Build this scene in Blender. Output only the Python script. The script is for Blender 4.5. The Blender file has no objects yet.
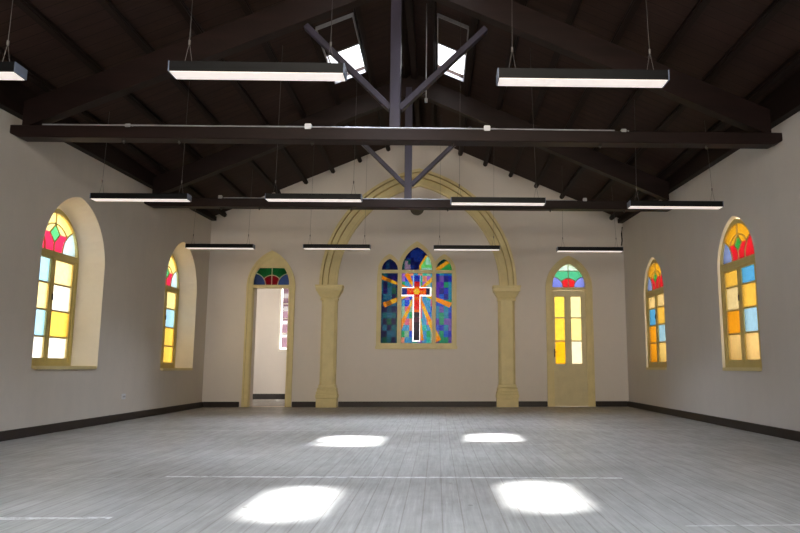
import bpy, bmesh, math, random
from mathutils import Vector, Matrix
random.seed(7)
SC = bpy.context.scene
COL = SC.collection

# ------------------------------------------------------------------ camera
cd = bpy.data.cameras.new('camera')
cam = bpy.data.objects.new('camera', cd)
COL.objects.link(cam)
SC.camera = cam
cam.location = (0.391, 0.0, 0.775)
YAW, PITCH = 0.03, 0.1461
cam.rotation_euler = (math.pi / 2 + PITCH, 0, -YAW)
cd.sensor_width = 36.0
cd.lens = 684.9 * 36 / 800
cd.shift_x = (400 - 458) / 800
cd.clip_start = 0.05
cd.clip_end = 300

# ------------------------------------------------------------------ world, sun, exposure
w = bpy.data.worlds.new('sky')
SC.world = w
w.use_nodes = True
nt = w.node_tree
bg = nt.nodes['Background']
bg.inputs['Color'].default_value = (1.0, 0.96, 0.90, 1)
bg.inputs['Strength'].default_value = 3.9
sd = bpy.data.lights.new('sun', 'SUN')
sd.energy = 55
sd.angle = math.radians(3.8)
sd.color = (1.0, 0.96, 0.89)
sun = bpy.data.objects.new('sun', sd)
COL.objects.link(sun)
sun.location = (0, 20, 20)
sun.rotation_euler = Vector((0.42, -2.05, -5.25)).to_track_quat('-Z', 'Y').to_euler()
# daylight scattered by the frosted roof lights: one lamp just outside each pane
SKYL = [(-1, 0.73, 1.18, 9.13, 10.02), (-1, 0.75, 0.98, 5.80, 6.65), (-1, 0.73, 1.18, 2.40, 3.32), (-1, 0.73, 1.18, -0.95, -0.03),
        (1, 0.385, 0.78, 9.38, 10.28), (1, 0.47, 0.73, 6.02, 6.86), (1, 0.385, 0.78, 2.6, 3.5), (1, 0.385, 0.78, -0.75, 0.15)]
for sg_, a_, b_, c_, d_ in SKYL:
    ld = bpy.data.lights.new('roof_light', 'AREA')
    ld.shape = 'RECTANGLE'
    ld.size = b_ - a_
    ld.size_y = d_ - c_
    ld.energy = 38
    ld.spread = math.radians(58)
    ld.color = (0.93, 0.96, 1.0)
    lo_ = bpy.data.objects.new('roof_light', ld)
    COL.objects.link(lo_)
    um_ = (a_ + b_) / 2
    lo_.location = (sg_ * um_, (c_ + d_) / 2, 5.63 - 0.43 * um_ + 0.10)
    lo_.rotation_euler = (0, sg_ * math.atan(0.43), 0)
# warm fill lamp added outside a made-up opening behind the viewer
ld = bpy.data.lights.new('added_fill_light', 'AREA')
ld.shape = 'RECTANGLE'
ld.size = 3.6
ld.size_y = 2.6
ld.energy = 105
ld.spread = math.radians(66)
ld.color = (1.0, 0.86, 0.68)
lo_ = bpy.data.objects.new('added_fill_light', ld)
COL.objects.link(lo_)
lo_.location = (0, -3.4, 3.4)
lo_.rotation_euler = (math.radians(97), 0, 0)
vs = SC.view_settings
vs.view_transform = 'Standard'
vs.look = 'None'
vs.gamma = 1
vs.use_curve_mapping = False
vs.exposure = 0.3
SC.cycles.max_bounces = 14
SC.cycles.diffuse_bounces = 8
SC.cycles.transparent_max_bounces = 12
SC.cycles.sample_clamp_indirect = 6

# ------------------------------------------------------------------ dimensions
W = 4.23        # half width of the hall
D = 13.85       # depth of the far wall
YB = -3.0       # wall behind the viewer
SL = 0.43       # roof slope
ZD = 5.63       # underside of the roof boards at the ridge
OVER = 15.9  # roof extended unseen past the far wall to block the sun

# ------------------------------------------------------------------ materials
def new_mat(name):
    m = bpy.data.materials.new(name)
    m.use_nodes = True
    n = m.node_tree.nodes
    return m, m.node_tree, n['Principled BSDF']

def N(t, typ, **kw):
    n = t.nodes.new(typ)
    for k, v in kw.items():
        setattr(n, k, v)
    return n

def noise(t, vec, scale, detail=4, rough=0.55):
    n = N(t, 'ShaderNodeTexNoise')
    n.inputs['Scale'].default_value = scale
    n.inputs['Detail'].default_value = detail
    n.inputs['Roughness'].default_value = rough
    t.links.new(vec, n.inputs['Vector'])
    return n.outputs['Fac']

def mapping(t, vec, scale=(1, 1, 1)):
    n = N(t, 'ShaderNodeMapping')
    n.inputs['Scale'].default_value = scale
    t.links.new(vec, n.inputs['Vector'])
    return n.outputs['Vector']

def ramp(t, fac, stops):
    n = N(t, 'ShaderNodeValToRGB')
    el = n.color_ramp.elements
    while len(el) < len(stops):
        el.new(0.5)
    for e, (p, c) in zip(el, stops):
        e.position = p
        e.color = (*c, 1)
    t.links.new(fac, n.inputs['Fac'])
    return n.outputs['Color']

def math_(t, op, a, b=None, c=None):
    n = N(t, 'ShaderNodeMath', operation=op)
    for i, v in enumerate((a, b, c)):
        if v is None:
            continue
        if isinstance(v, (int, float)):
            n.inputs[i].default_value = v
        else:
            t.links.new(v, n.inputs[i])
    return n.outputs[0]

def mixc(t, fac, a, b, blend='MIX'):
    n = N(t, 'ShaderNodeMix', data_type='RGBA', blend_type=blend)
    if isinstance(fac, (int, float)):
        n.inputs[0].default_value = fac
    else:
        t.links.new(fac, n.inputs[0])
    for i, v in ((6, a), (7, b)):
        if isinstance(v, tuple):
            n.inputs[i].default_value = (*v, 1)
        else:
            t.links.new(v, n.inputs[i])
    return n.outputs[2]

def bump(t, bs, h, strength, dist=0.01):
    n = N(t, 'ShaderNodeBump')
    n.inputs['Strength'].default_value = strength
    n.inputs['Distance'].default_value = dist
    t.links.new(h, n.inputs['Height'])
    t.links.new(n.outputs['Normal'], bs.inputs['Normal'])

def objc(t):
    return N(t, 'ShaderNodeTexCoord').outputs['Object']

def mat_paint(name, c, rough=0.5, var=0.12, scale=3.0, spec=0.4, metal=0.0):
    m, t, b = new_mat(name)
    v = objc(t)
    f = noise(t, v, scale, 5, 0.65)
    c0 = tuple(x * (1 - var) for x in c)
    c1 = tuple(min(1, x * (1 + var)) for x in c)
    t.links.new(ramp(t, f, [(0.3, c0), (0.7, c1)]), b.inputs['Base Color'])
    b.inputs['Roughness'].default_value = rough
    b.inputs['Specular IOR Level'].default_value = spec
    b.inputs['Metallic'].default_value = metal
    return m

def mat_plaster(name, c, warm, stain):
    m, t, b = new_mat(name)
    v = objc(t)
    f1 = noise(t, v, 0.55, 6, 0.6)
    f2 = noise(t, mapping(t, v, (2.2, 2.2, 0.9)), 1.3, 6, 0.7)
    f3 = noise(t, v, 9, 5, 0.7)
    a = ramp(t, f1, [(0.3, c), (0.7, warm)])
    f2m = ramp(t, f2, [(0.42, (0, 0, 0)), (0.75, (1, 1, 1))])
    k = mixc(t, math_(t, 'MULTIPLY', f2m, 0.35), a, stain)
    k2 = mixc(t, math_(t, 'MULTIPLY', f3, 0.16), k, tuple(x * 0.72 for x in c))
    t.links.new(k2, b.inputs['Base Color'])
    b.inputs['Roughness'].default_value = 0.85
    b.inputs['Specular IOR Level'].default_value = 0.2
    bump(t, b, f3, 0.25, 0.01)
    return m

def mat_dark_wood(name, c, rough=0.45, axis=(1, 1, 1), spec=0.4):
    m, t, b = new_mat(name)
    v = objc(t)
    f = noise(t, mapping(t, v, axis), 3.5, 6, 0.6)
    t.links.new(ramp(t, f, [(0.3, tuple(x * 0.65 for x in c)), (0.72, tuple(x * 1.4 for x in c))]), b.inputs['Base Color'])
    b.inputs['Roughness'].default_value = rough
    b.inputs['Specular IOR Level'].default_value = spec
    bump(t, b, f, 0.2, 0.006)
    return m

def mat_boards():
    m, t, b = new_mat('roof_board_wood')
    v = objc(t)
    sep = N(t, 'ShaderNodeSeparateXYZ')
    t.links.new(v, sep.inputs[0])
    y = math_(t, 'MULTIPLY', sep.outputs['Y'], 1 / 0.16)
    fr = math_(t, 'FRACT', y)
    idx = math_(t, 'FLOOR', y)
    wn = N(t, 'ShaderNodeTexWhiteNoise', noise_dimensions='1D')
    t.links.new(idx, wn.inputs['W'])
    f = noise(t, mapping(t, v, (1, 5, 1)), 1.6, 5, 0.6)
    base = ramp(t, f, [(0.3, (0.024, 0.012, 0.009)), (0.75, (0.048, 0.024, 0.018))])
    base = mixc(t, math_(t, 'MULTIPLY', wn.outputs['Value'], 0.5), base, (0.026, 0.014, 0.011))
    gap = math_(t, 'LESS_THAN', fr, 0.05)
    base = mixc(t, gap, base, (0.004, 0.003, 0.0025))
    t.links.new(base, b.inputs['Base Color'])
    b.inputs['Roughness'].default_value = 0.7
    b.inputs['Specular IOR Level'].default_value = 0.2
    return m

def mat_floor():
    m, t, b = new_mat('whitewashed_floor_boards')
    v = objc(t)
    sep = N(t, 'ShaderNodeSeparateXYZ')
    t.links.new(v, sep.inputs[0])
    X, Y = sep.outputs['X'], sep.outputs['Y']
    px = math_(t, 'MULTIPLY', X, 1 / 0.105)
    fr = math_(t, 'FRACT', px)
    idx = math_(t, 'FLOOR', px)
    wn = N(t, 'ShaderNodeTexWhiteNoise', noise_dimensions='1D')
    t.links.new(idx, wn.inputs['W'])
    grain = noise(t, mapping(t, v, (22, 0.8, 1)), 2.0, 6, 0.65)
    blot = noise(t, v, 0.9, 6, 0.65)
    blot2 = noise(t, mapping(t, v, (3, 1, 1)), 2.6, 5, 0.7)
    c = ramp(t, grain, [(0.25, (0.20, 0.192, 0.178)), (0.55, (0.33, 0.322, 0.31)), (0.8, (0.47, 0.47, 0.46))])
    c = mixc(t, math_(t, 'MULTIPLY', wn.outputs['Value'], 0.38), c, (0.27, 0.26, 0.245))
    c = mixc(t, math_(t, 'MULTIPLY', ramp(t, blot, [(0.4, (0, 0, 0)), (0.7, (1, 1, 1))]), 0.30), c, (0.60, 0.61, 0.61))
    c = mixc(t, math_(t, 'MULTIPLY', ramp(t, blot2, [(0.5, (0, 0, 0)), (0.8, (1, 1, 1))]), 0.34), c, (0.24, 0.225, 0.20))
    gap = math_(t, 'ADD', math_(t, 'LESS_THAN', fr, 0.045), math_(t, 'GREATER_THAN', fr, 0.975))
    c = mixc(t, math_(t, 'MULTIPLY', gap, 0.5), c, (0.15, 0.13, 0.11))
    # worn white joint lines crossing the boards
    wob = math_(t, 'MULTIPLY', math_(t, 'SUBTRACT', noise(t, v, 3.0, 4), 0.5), 0.05)
    yy = math_(t, 'ADD', Y, wob)
    for (y0, x0, x1, hw, al, sl) in ((5.06, -1.55, 1.7, 0.028, 0.95, -0.05), (3.77, -2.4, -1.3, 0.026, 0.9, 0.0), (3.50, 1.62, 3.2, 0.014, 0.6, 0.0),
                                     (8.75, -3.2, 3.6, 0.03, 0.35, 0.0), (7.1, 0.4, 3.4, 0.015, 0.25, 0.0), (5.06, -4.2, -1.5, 0.012, 0.2, 0)):
        yl = math_(t, 'ADD', yy, math_(t, 'MULTIPLY', X, -sl))
        d = math_(t, 'ABSOLUTE', math_(t, 'SUBTRACT', yl, y0))
        mk = math_(t, 'LESS_THAN', d, hw)
        mk = math_(t, 'MULTIPLY', mk, math_(t, 'GREATER_THAN', X, x0))
        mk = math_(t, 'MULTIPLY', mk, math_(t, 'LESS_THAN', X, x1))
        ns = ramp(t, noise(t, v, 14.0, 4, 0.7), [(0.38, (0, 0, 0)), (0.55, (1, 1, 1))])
        mk = math_(t, 'MULTIPLY', mk, math_(t, 'MULTIPLY', ns, al))
        c = mixc(t, mk, c, (0.74, 0.75, 0.76))
    # dark specks
    vo = N(t, 'ShaderNodeTexVoronoi')
    vo.inputs['Scale'].default_value = 2.3
    t.links.new(v, vo.inputs['Vector'])
    sp = math_(t, 'LESS_THAN', vo.outputs['Distance'], 0.035)
    c = mixc(t, math_(t, 'MULTIPLY', sp, 0.6), c, (0.09, 0.08, 0.06))
    t.links.new(c, b.inputs['Base Color'])
    rg = ramp(t, blot2, [(0.3, (0.38, 0.38, 0.38)), (0.7, (0.58, 0.58, 0.58))])
    t.links.new(rg, b.inputs['Roughness'])
    b.inputs['Specular IOR Level'].default_value = 0.45
    hh = math_(t, 'ADD', math_(t, 'MULTIPLY', grain, 0.4), math_(t, 'MULTIPLY', gap, -1.0))
    bump(t, b, hh, 0.25, 0.004)
    return m

def mat_glass():
    m = bpy.data.materials.new('coloured_glass')
    m.use_nodes = True
    t = m.node_tree
    t.nodes.clear()
    out = N(t, 'ShaderNodeOutputMaterial')
    at = N(t, 'ShaderNodeAttribute', attribute_name='tint')
    f = noise(t, objc(t), 18, 3, 0.6)
    k = ramp(t, f, [(0.3, (0.78, 0.78, 0.78)), (0.7, (1, 1, 1))])
    c = mixc(t, 1.0, at.outputs['Color'], k, 'MULTIPLY')
    tr = N(t, 'ShaderNodeBsdfTransparent')
    tl = N(t, 'ShaderNodeBsdfTranslucent')
    gl = N(t, 'ShaderNodeBsdfGlossy')
    gl.inputs['Roughness'].default_value = 0.15
    t.links.new(c, tr.inputs['Color'])
    t.links.new(c, tl.inputs['Color'])
    a = N(t, 'ShaderNodeMixShader')
    a.inputs[0].default_value = 0.55
    t.links.new(tr.outputs[0], a.inputs[1])
    t.links.new(tl.outputs[0], a.inputs[2])
    b2 = N(t, 'ShaderNodeMixShader')
    b2.inputs[0].default_value = 0.003
    t.links.new(a.outputs[0], b2.inputs[1])
    t.links.new(gl.outputs[0], b2.inputs[2])
    t.links.new(b2.outputs[0], out.inputs['Surface'])
    return m

def mat_clear():
    m = bpy.data.materials.new('clear_roof_glass')
    m.use_nodes = True
    t = m.node_tree
    t.nodes.clear()
    out = N(t, 'ShaderNodeOutputMaterial')
    tr = N(t, 'ShaderNodeBsdfTransparent')
    tr.inputs['Color'].default_value = (0.93, 0.96, 1, 1)
    gl = N(t, 'ShaderNodeBsdfGlossy')
    gl.inputs['Roughness'].default_value = 0.1
    a = N(t, 'ShaderNodeMixShader')
    a.inputs[0].default_value = 0.05
    t.links.new(tr.outputs[0], a.inputs[1])
    t.links.new(gl.outputs[0], a.inputs[2])
    t.links.new(a.outputs[0], out.inputs['Surface'])
    return m

def mat_lamp():
    m, t, b = new_mat('lit_diffuser')
    b.inputs['Base Color'].default_value = (0.85, 0.80, 0.77, 1)
    b.inputs['Roughness'].default_value = 0.5
    b.inputs['Emission Color'].default_value = (1.0, 0.90, 0.85, 1)
    b.inputs['Emission Strength'].default_value = 0.55
    return m

M_wall = mat_plaster('wall_plaster', (0.66, 0.615, 0.56), (0.71, 0.66, 0.60), (0.56, 0.535, 0.51))
M_back = mat_plaster('far_wall_plaster', (0.76, 0.715, 0.675), (0.80, 0.745, 0.695), (0.69, 0.665, 0.64))
M_right = mat_plaster('right_wall_plaster', (0.66, 0.63, 0.61), (0.70, 0.665, 0.64), (0.59, 0.57, 0.56))
M_reveal = mat_paint('reveal_plaster_lit', (0.86, 0.81, 0.70), 0.8, 0.06, 2, 0.2)  # coloured window light put into the plaster: paler and warmer than the walls
M_floor = mat_floor()
M_boards = mat_boards()
M_beam = mat_dark_wood('painted_beam', (0.012, 0.0052, 0.0046), 0.5, (0.4, 3, 3), 0.22)
M_post = mat_dark_wood('strut_sky_tint', (0.020, 0.016, 0.032), 0.35, (3, 3, 0.5), 0.6)  # blue skylight cast put into the strut and post colour
M_purlin = mat_dark_wood('purlin_wood', (0.013, 0.0068, 0.0052), 0.6, (3, 0.3, 3), 0.15)
M_skirt = mat_paint('dark_skirting_paint', (0.022, 0.015, 0.013), 0.45, 0.3, 3, 0.4)
M_cream = mat_paint('cream_yellow_paint', (0.74, 0.64, 0.34), 0.5, 0.07, 5, 0.4)
M_cream2 = mat_paint('window_yellow_paint', (0.60, 0.48, 0.17), 0.45, 0.08, 5, 0.4)
M_door = mat_paint('door_cream_paint', (0.70, 0.62, 0.38), 0.45, 0.06, 5, 0.4)
M_lead = mat_paint('leading_paint', (0.55, 0.52, 0.36), 0.5, 0.1, 8, 0.4)
M_leadd = mat_paint('dark_leading', (0.05, 0.05, 0.06), 0.5, 0.1, 8, 0.4)
M_black = mat_paint('black_anodised', (0.004, 0.0045, 0.006), 0.45, 0.2, 4, 0.2)
M_cap = mat_paint('end_cap_grey', (0.16, 0.20, 0.30), 0.35, 0.1, 4, 0.5)
M_wire = mat_paint('steel_wire', (0.16, 0.15, 0.15), 0.4, 0.1, 4, 0.6, 0.4)
M_galv = mat_paint('galvanised_steel', (0.45, 0.46, 0.50), 0.35, 0.12, 8, 0.5, 0.5)
M_plastic = mat_paint('pale_plastic', (0.72, 0.74, 0.78), 0.4, 0.04, 6, 0.5)
M_metal = mat_paint('dark_iron', (0.06, 0.055, 0.05), 0.4, 0.2, 8, 0.5, 0.6)
M_brown = mat_paint('brown_iron', (0.09, 0.075, 0.05), 0.6, 0.2, 8, 0.3)
M_yard = mat_paint('yard_concrete', (0.42, 0.40, 0.37), 0.9, 0.15, 1, 0.1)
M_brick = mat_paint('outside_render', (0.50, 0.45, 0.40), 0.9, 0.1, 1, 0.1)
M_glass = mat_glass()
M_clear = mat_clear()
M_lamp = mat_lamp()

# ------------------------------------------------------------------ mesh helpers
def finish(name, bm, m, parent=None, loc=(0, 0, 0), smooth=False, norm=True):
    if norm:
        bmesh.ops.recalc_face_normals(bm, faces=bm.faces)
    me = bpy.data.meshes.new(name)
    bm.to_mesh(me)
    bm.free()
    for x in (m if isinstance(m, (list, tuple)) else [m]):
        me.materials.append(x)
    if smooth:
        for p in me.polygons:
            p.use_smooth = True
    o = bpy.data.objects.new(name, me)
    COL.objects.link(o)
    o.location = loc
    if parent:
        o.parent = parent
    return o

def thing(name, label, cat, loc=(0, 0, 0), group=None, rz=0):
    o = bpy.data.objects.new(name, None)
    COL.objects.link(o)
    o.empty_display_size = 0.1
    o.location = loc
    o.rotation_euler = (0, 0, rz)
    o['label'] = label
    o['category'] = cat
    if group:
        o['group'] = group
    return o

def tag(o, label, cat, group=None):
    o['label'] = label
    o['category'] = cat
    if group:
        o['group'] = group
    return o

def struct(o, label=None, cat=None):
    o['kind'] = 'structure'
    if label:
        o['label'] = label
    if cat:
        o['category'] = cat
    return o

def copy_tree(o, parent=None):
    c = o.copy()
    COL.objects.link(c)
    if parent:
        c.parent = parent
    for ch in list(o.children):
        copy_tree(ch, c)
    return c

def hexa(bm, p):
    v = [bm.verts.new(q) for q in p]
    for f in ((0, 1, 2, 3), (7, 6, 5, 4), (0, 4, 5, 1), (1, 5, 6, 2), (2, 6, 7, 3), (3, 7, 4, 0)):
        bm.faces.new([v[i] for i in f])

def box(bm, x0, x1, y0, y1, z0, z1):
    hexa(bm, [(x0, y0, z0), (x1, y0, z0), (x1, y1, z0), (x0, y1, z0),
              (x0, y0, z1), (x1, y0, z1), (x1, y1, z1), (x0, y1, z1)])

def bbox(bm, x0, x1, y0, y1, z0, z1, b=0.008):
    t = bmesh.new()
    box(t, x0, x1, y0, y1, z0, z1)
    bmesh.ops.bevel(t, geom=list(t.edges), offset=b, segments=2, affect='EDGES')
    me = bpy.data.meshes.new('t')
    t.to_mesh(me)
    t.free()
    bm.from_mesh(me)
    bpy.data.meshes.remove(me)

def bar(bm, a, b, w, h, side=Vector((0, 1, 0))):
    """timber from a to b; w along 'side', h across"""
    a, b = Vector(a), Vector(b)
    d = (b - a).normalized()
    s = (side - d * side.dot(d)).normalized()
    u = d.cross(s).normalized()
    q = []
    for p in (a, b):
        for i, j in ((-1, -1), (1, -1), (1, 1), (-1, 1)):
            q.append(p + s * (w / 2 * i) + u * (h / 2 * j))
    hexa(bm, q)

def tube(bm, pts, r, n=8, cap=True):
    pts = [Vector(p) for p in pts]
    rings = []
    for i, p in enumerate(pts):
        d = (pts[min(i + 1, len(pts) - 1)] - pts[max(i - 1, 0)]).normalized()
        ref = Vector((0, 0, 1)) if abs(d.z) < 0.9 else Vector((1, 0, 0))
        s = d.cross(ref).normalized()
        u = d.cross(s)
        rings.append([bm.verts.new(p + (s * math.cos(2 * math.pi * k / n) + u * math.sin(2 * math.pi * k / n)) * r) for k in range(n)])
    for a, b in zip(rings, rings[1:]):
        for k in range(n):
            bm.faces.new((a[k], a[(k + 1) % n], b[(k + 1) % n], b[k]))
    if cap:
        bm.faces.new(rings[0])
        bm.faces.new(rings[-1][::-1])

def plate(bm, outer, holes, f3, t0, t1, holes1=None, hole_mat=None):
    """flat slab with holes: outline polygons in (u,v), f3(u,v,t) maps to space"""
    def side(t, hs):
        es, loops = [], []
        for lp in [outer] + hs:
            vs_ = [bm.verts.new(f3(u, v, t)) for u, v in lp]
            loops.append(vs_)
            for i in range(len(vs_)):
                es.append(bm.edges.new((vs_[i], vs_[(i + 1) % len(vs_)])))
        bmesh.ops.triangle_fill(bm, use_beauty=True, use_dissolve=False, edges=es)
        return loops
    A = side(t0, holes)
    Bl = side(t1, holes1 if holes1 else holes)
    for li, (a, b) in enumerate(zip(A, Bl)):
        for i in range(len(a)):
            j = (i + 1) % len(a)
            f = bm.faces.new((a[i], a[j], b[j], b[i]))
            if li and hole_mat is not None:
                f.material_index = hole_mat

def arc_pts(c, a, zs, za, n=12):
    """pointed arch from right spring over the apex to left spring, (u,v) points"""
    h = za - zs
    R = (h * h + a * a) / (2 * a)
    th = math.asin(min(1, h / R))
    if R < a:
        pts = [(c + a * math.cos(math.pi / 2 * k / n), zs + h * math.sin(math.pi / 2 * k / n)) for k in range(n + 1)]
    else:
        pts = [(c + a - R + R * math.cos(th * k / n), zs + R * math.sin(th * k / n)) for k in range(n + 1)]
    left = [(2 * c - u, v) for u, v in pts[:-1]][::-1]
    return pts + left

def arch_outline(c, a, zb, zs, za, n=12):
    return [(c - a, zb), (c + a, zb)] + arc_pts(c, a, zs, za, n)

def arch_half(v, a, zs, za):
    """half width of the pointed arch at height v"""
    if v <= zs:
        return a
    if v >= za:
        return -1
    h = za - zs
    R = (h * h + a * a) / (2 * a)
    if R < a:
        return a * math.sqrt(max(0, 1 - ((v - zs) / h) ** 2))
    return a - R + math.sqrt(max(0, R * R - (v - zs) ** 2))

def ring(bm, outer, inner, f3, t0, t1):
    """moulding between two open polylines with equal counts"""
    n = len(outer)
    A = [[bm.verts.new(f3(*p, t)) for p in pl] for pl, t in ((outer, t0), (inner, t0), (inner, t1), (outer, t1))]
    for i in range(n - 1):
        for k in range(4):
            a, b = A[k], A[(k + 1) % 4]
            bm.faces.new((a[i], a[i + 1], b[i + 1], b[i]))
    for i in (0, n - 1):
        bm.faces.new([A[k][i] for k in range(4)])

def grid_glass(name, u0, u1, v0, v1, cell, inside, colour, f3, parent, k=1.0):
    """one sheet of leaded glass, each piece coloured by where it lies"""
    bm = bmesh.new()
    lay = bm.loops.layers.float_color.new('tint')
    nv = max(1, round((v1 - v0) / cell))
    nu = max(1, round((u1 - u0) / cell))
    du, dv = (u1 - u0) / nu, (v1 - v0) / nv
    for j in range(nv):
        v = v0 + dv * (j + .5)
        run = None
        cells = []
        for i in range(nu):
            u = u0 + du * (i + .5)
            c = colour(u, v) if inside(u, v) else None
            if run and run[2] == c:
                run[1] = u0 + du * (i + 1)
            else:
                if run and run[2] is not None:
                    cells.append(run)
                run = [u0 + du * i, u0 + du * (i + 1), c]
        if run and run[2] is not None:
            cells.append(run)
        for a, b, c in cells:
            vs_ = [bm.verts.new(f3(x, y, 0)) for x, y in ((a, v - dv / 2), (b, v - dv / 2), (b, v + dv / 2), (a, v + dv / 2))]
            f = bm.faces.new(vs_)
            for lp in f.loops:
                lp[lay] = (c[0] * k, c[1] * k, c[2] * k, 1)
    return finish(name, bm, M_glass, parent)

def SLP(bm, pts, r, f3):
    tube(bm, [f3(u, v, 0) for u, v in pts], r, 6)

# ------------------------------------------------------------------ shell: floor and ground
bm = bmesh.new()
box(bm, -W - 0.38, W + 0.38, YB - 0.3, D + 0.35, -0.12, 0)
struct(finish('floor', bm, M_floor))
bm = bmesh.new()
box(bm, -5.6, -1.4, D + 0.35, 17.9, -0.12, 0)
struct(finish('floor_side_room', bm, M_floor))
bm = bmesh.new()
box(bm, -45, 45, -35, 60, -0.32, -0.13)
struct(finish('ground', bm, M_yard))

# ------------------------------------------------------------------ side walls
L_C = (8.79, 12.46)                  # centres of the visible left windows
R_C = (8.64, 12.03)                  # and of the right ones
PITCHW = 3.66
LW = [L_C[1], L_C[0], L_C[0] - PITCHW, L_C[0] - 2 * PITCHW]
RW = [R_C[1], R_C[0], R_C[0] - PITCHW, R_C[0] - 2 * PITCHW]
TW = 0.38
ztop = ZD - SL * W
outline = [(YB - 0.3, -0.12), (D + 0.35, -0.12), (D + 0.35, ztop + 0.0), (YB - 0.3, ztop + 0.0)]
bm = bmesh.new()
plate(bm, outline, [arch_outline(c, 0.765, 0.76 - (0.03 if c == LW[0] else 0), 2.09 + (0.05 if c == LW[0] else 0), 2.95 + (0.09 if c == LW[0] else 0)) for c in LW],
      lambda u, v, t: (-W - t, u, v), 0, TW, [arch_outline(c, 0.56, 0.78 - (0.03 if c == LW[0] else 0), 2.12 + (0.05 if c == LW[0] else 0), 2.80 + (0.09 if c == LW[0] else 0)) for c in LW], 1)
struct(finish('wall_left', bm, [M_wall, M_reveal]))
bm = bmesh.new()
plate(bm, outline, [arch_outline(c, 0.565, 0.76, 2.05, 2.73) for c in RW],
      lambda u, v, t: (W + t, u, v), 0, TW, [arch_outline(c, 0.54, 0.80, 2.05, 2.68) for c in RW], 1)
struct(finish('wall_right', bm, [M_right, M_reveal]))

# ------------------------------------------------------------------ far wall
LD_C, RD_C, CW_C = -2.965, 3.07, -0.03

def cw_top(x, grow=0.0):
    """top edge of the three-light window outline"""
    z = 2.58
    for c, a, zs, za in ((CW_C - 0.555, 0.25, 2.66, 3.065), (CW_C + 0.555, 0.25, 2.66, 3.065), (CW_C, 0.42, 2.62, 3.325)):
        a2, za2 = a + grow, za + grow * 1.3
        d = abs(x - c)
        if d < a2:
            h = za2 - zs
            R = (h * h + a2 * a2) / (2 * a2)
            z = max(z, zs + math.sqrt(max(0, R * R - (d + R - a2) ** 2)))
    return z

def cw_outline(g=0.0):
    x0, x1 = CW_C - 0.805 - g, CW_C + 0.805 + g
    n = 60
    pts = [(x0, 1.165 - g), (x1, 1.165 - g)]
    pts += [(x1 + (x0 - x1) * k / n, cw_top(x1 + (x0 - x1) * k / n, g)) for k in range(n + 1)]
    return pts

gable = [(-W - TW, -0.12), (W + TW, -0.12), (W + TW, ZD - SL * (W + TW)), (0, ZD), (-W - TW, ZD - SL * (W + TW))]
bm = bmesh.new()
plate(bm, gable, [[(LD_C - .37, .002), (LD_C + .37, .002)] + arc_pts(LD_C, .37, 2.42, 2.93),
                  [(RD_C - .37, .002), (RD_C + .37, .002)] + arc_pts(RD_C, .37, 2.42, 2.90), cw_outline(-0.05)],
      lambda u, v, t: (u, D + t, v), 0, 0.35)
struct(finish('wall_back', bm, M_back))
# wall behind the viewer with an unseen opening added for the fill lamp
bm = bmesh.new()
plate(bm, gable, [[(-1.85, 2.05), (1.85, 2.05), (1.85, 4.7), (-1.85, 4.7)]],
      lambda u, v, t: (u, YB - t, v), 0, 0.3)
struct(finish('wall_front', bm, M_wall))

# skirting boards
def skirt(name, segs):
    bm = bmesh.new()
    for s in segs:
        bbox(bm, *s, 0.006)
    struct(finish(name, bm, M_skirt))
SH = 0.105
skirt('baseboard_left', [(-W, -W + 0.03, YB, D, 0, SH)])
skirt('baseboard_right', [(W - 0.03, W, YB, D, 0, SH)])
skirt('baseboard_back', [(-W + 0.03, -3.50, D - 0.03, D, 0, SH), (-2.47, -1.935, D - 0.03, D, 0, SH), (-1.56, 1.60, D - 0.03, D, 0, SH),
                         (2.0, 2.59, D - 0.03, D, 0, SH), (3.55, W - 0.03, D - 0.03, D, 0, SH)])
# wall plates under the eaves
for nm, s in (('trim_left', -1), ('trim_right', 1)):
    bm = bmesh.new()
    xa, xb = s * (W - 0.10), s * W
    for ya, yb, za_, zb_ in ((YB, 5.0, 3.40, 3.40), (5.0, D, 3.40, 3.735)):
        xl, xr = min(xa, xb), max(xa, xb)
        hexa(bm, [(xl, ya, za_), (xr, ya, za_), (xr, yb, zb_), (xl, yb, zb_), (xl, ya, ztop + .01), (xr, ya, ztop + .01), (xr, yb, ztop + .01), (xl, yb, ztop + .01)])
    struct(finish(nm, bm, M_purlin))

# ------------------------------------------------------------------ roof
LSKY = [q[1:] for q in SKYL if q[0] < 0]
RSKY = [q[1:] for q in SKYL if q[0] > 0]
def deck(name, sg, sky):
    bm = bmesh.new()
    umax = W + 0.9
    plate(bm, [(0, YB - 0.6), (umax, YB - 0.6), (umax, OVER), (0, OVER)],
          [[(a, y0), (b, y0), (b, y1), (a, y1)] for a, b, y0, y1 in sky],
          lambda u, v, t: (sg * u, v, ZD - SL * u + t), 0, 0.06)
    struct(finish(name, bm, M_boards))
deck('ceiling_left', -1, LSKY)
deck('ceiling_right', 1, RSKY)

def roofpt(sg, u, y, dz=0):
    return (sg * u, y, ZD - SL * u + dz)

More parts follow.
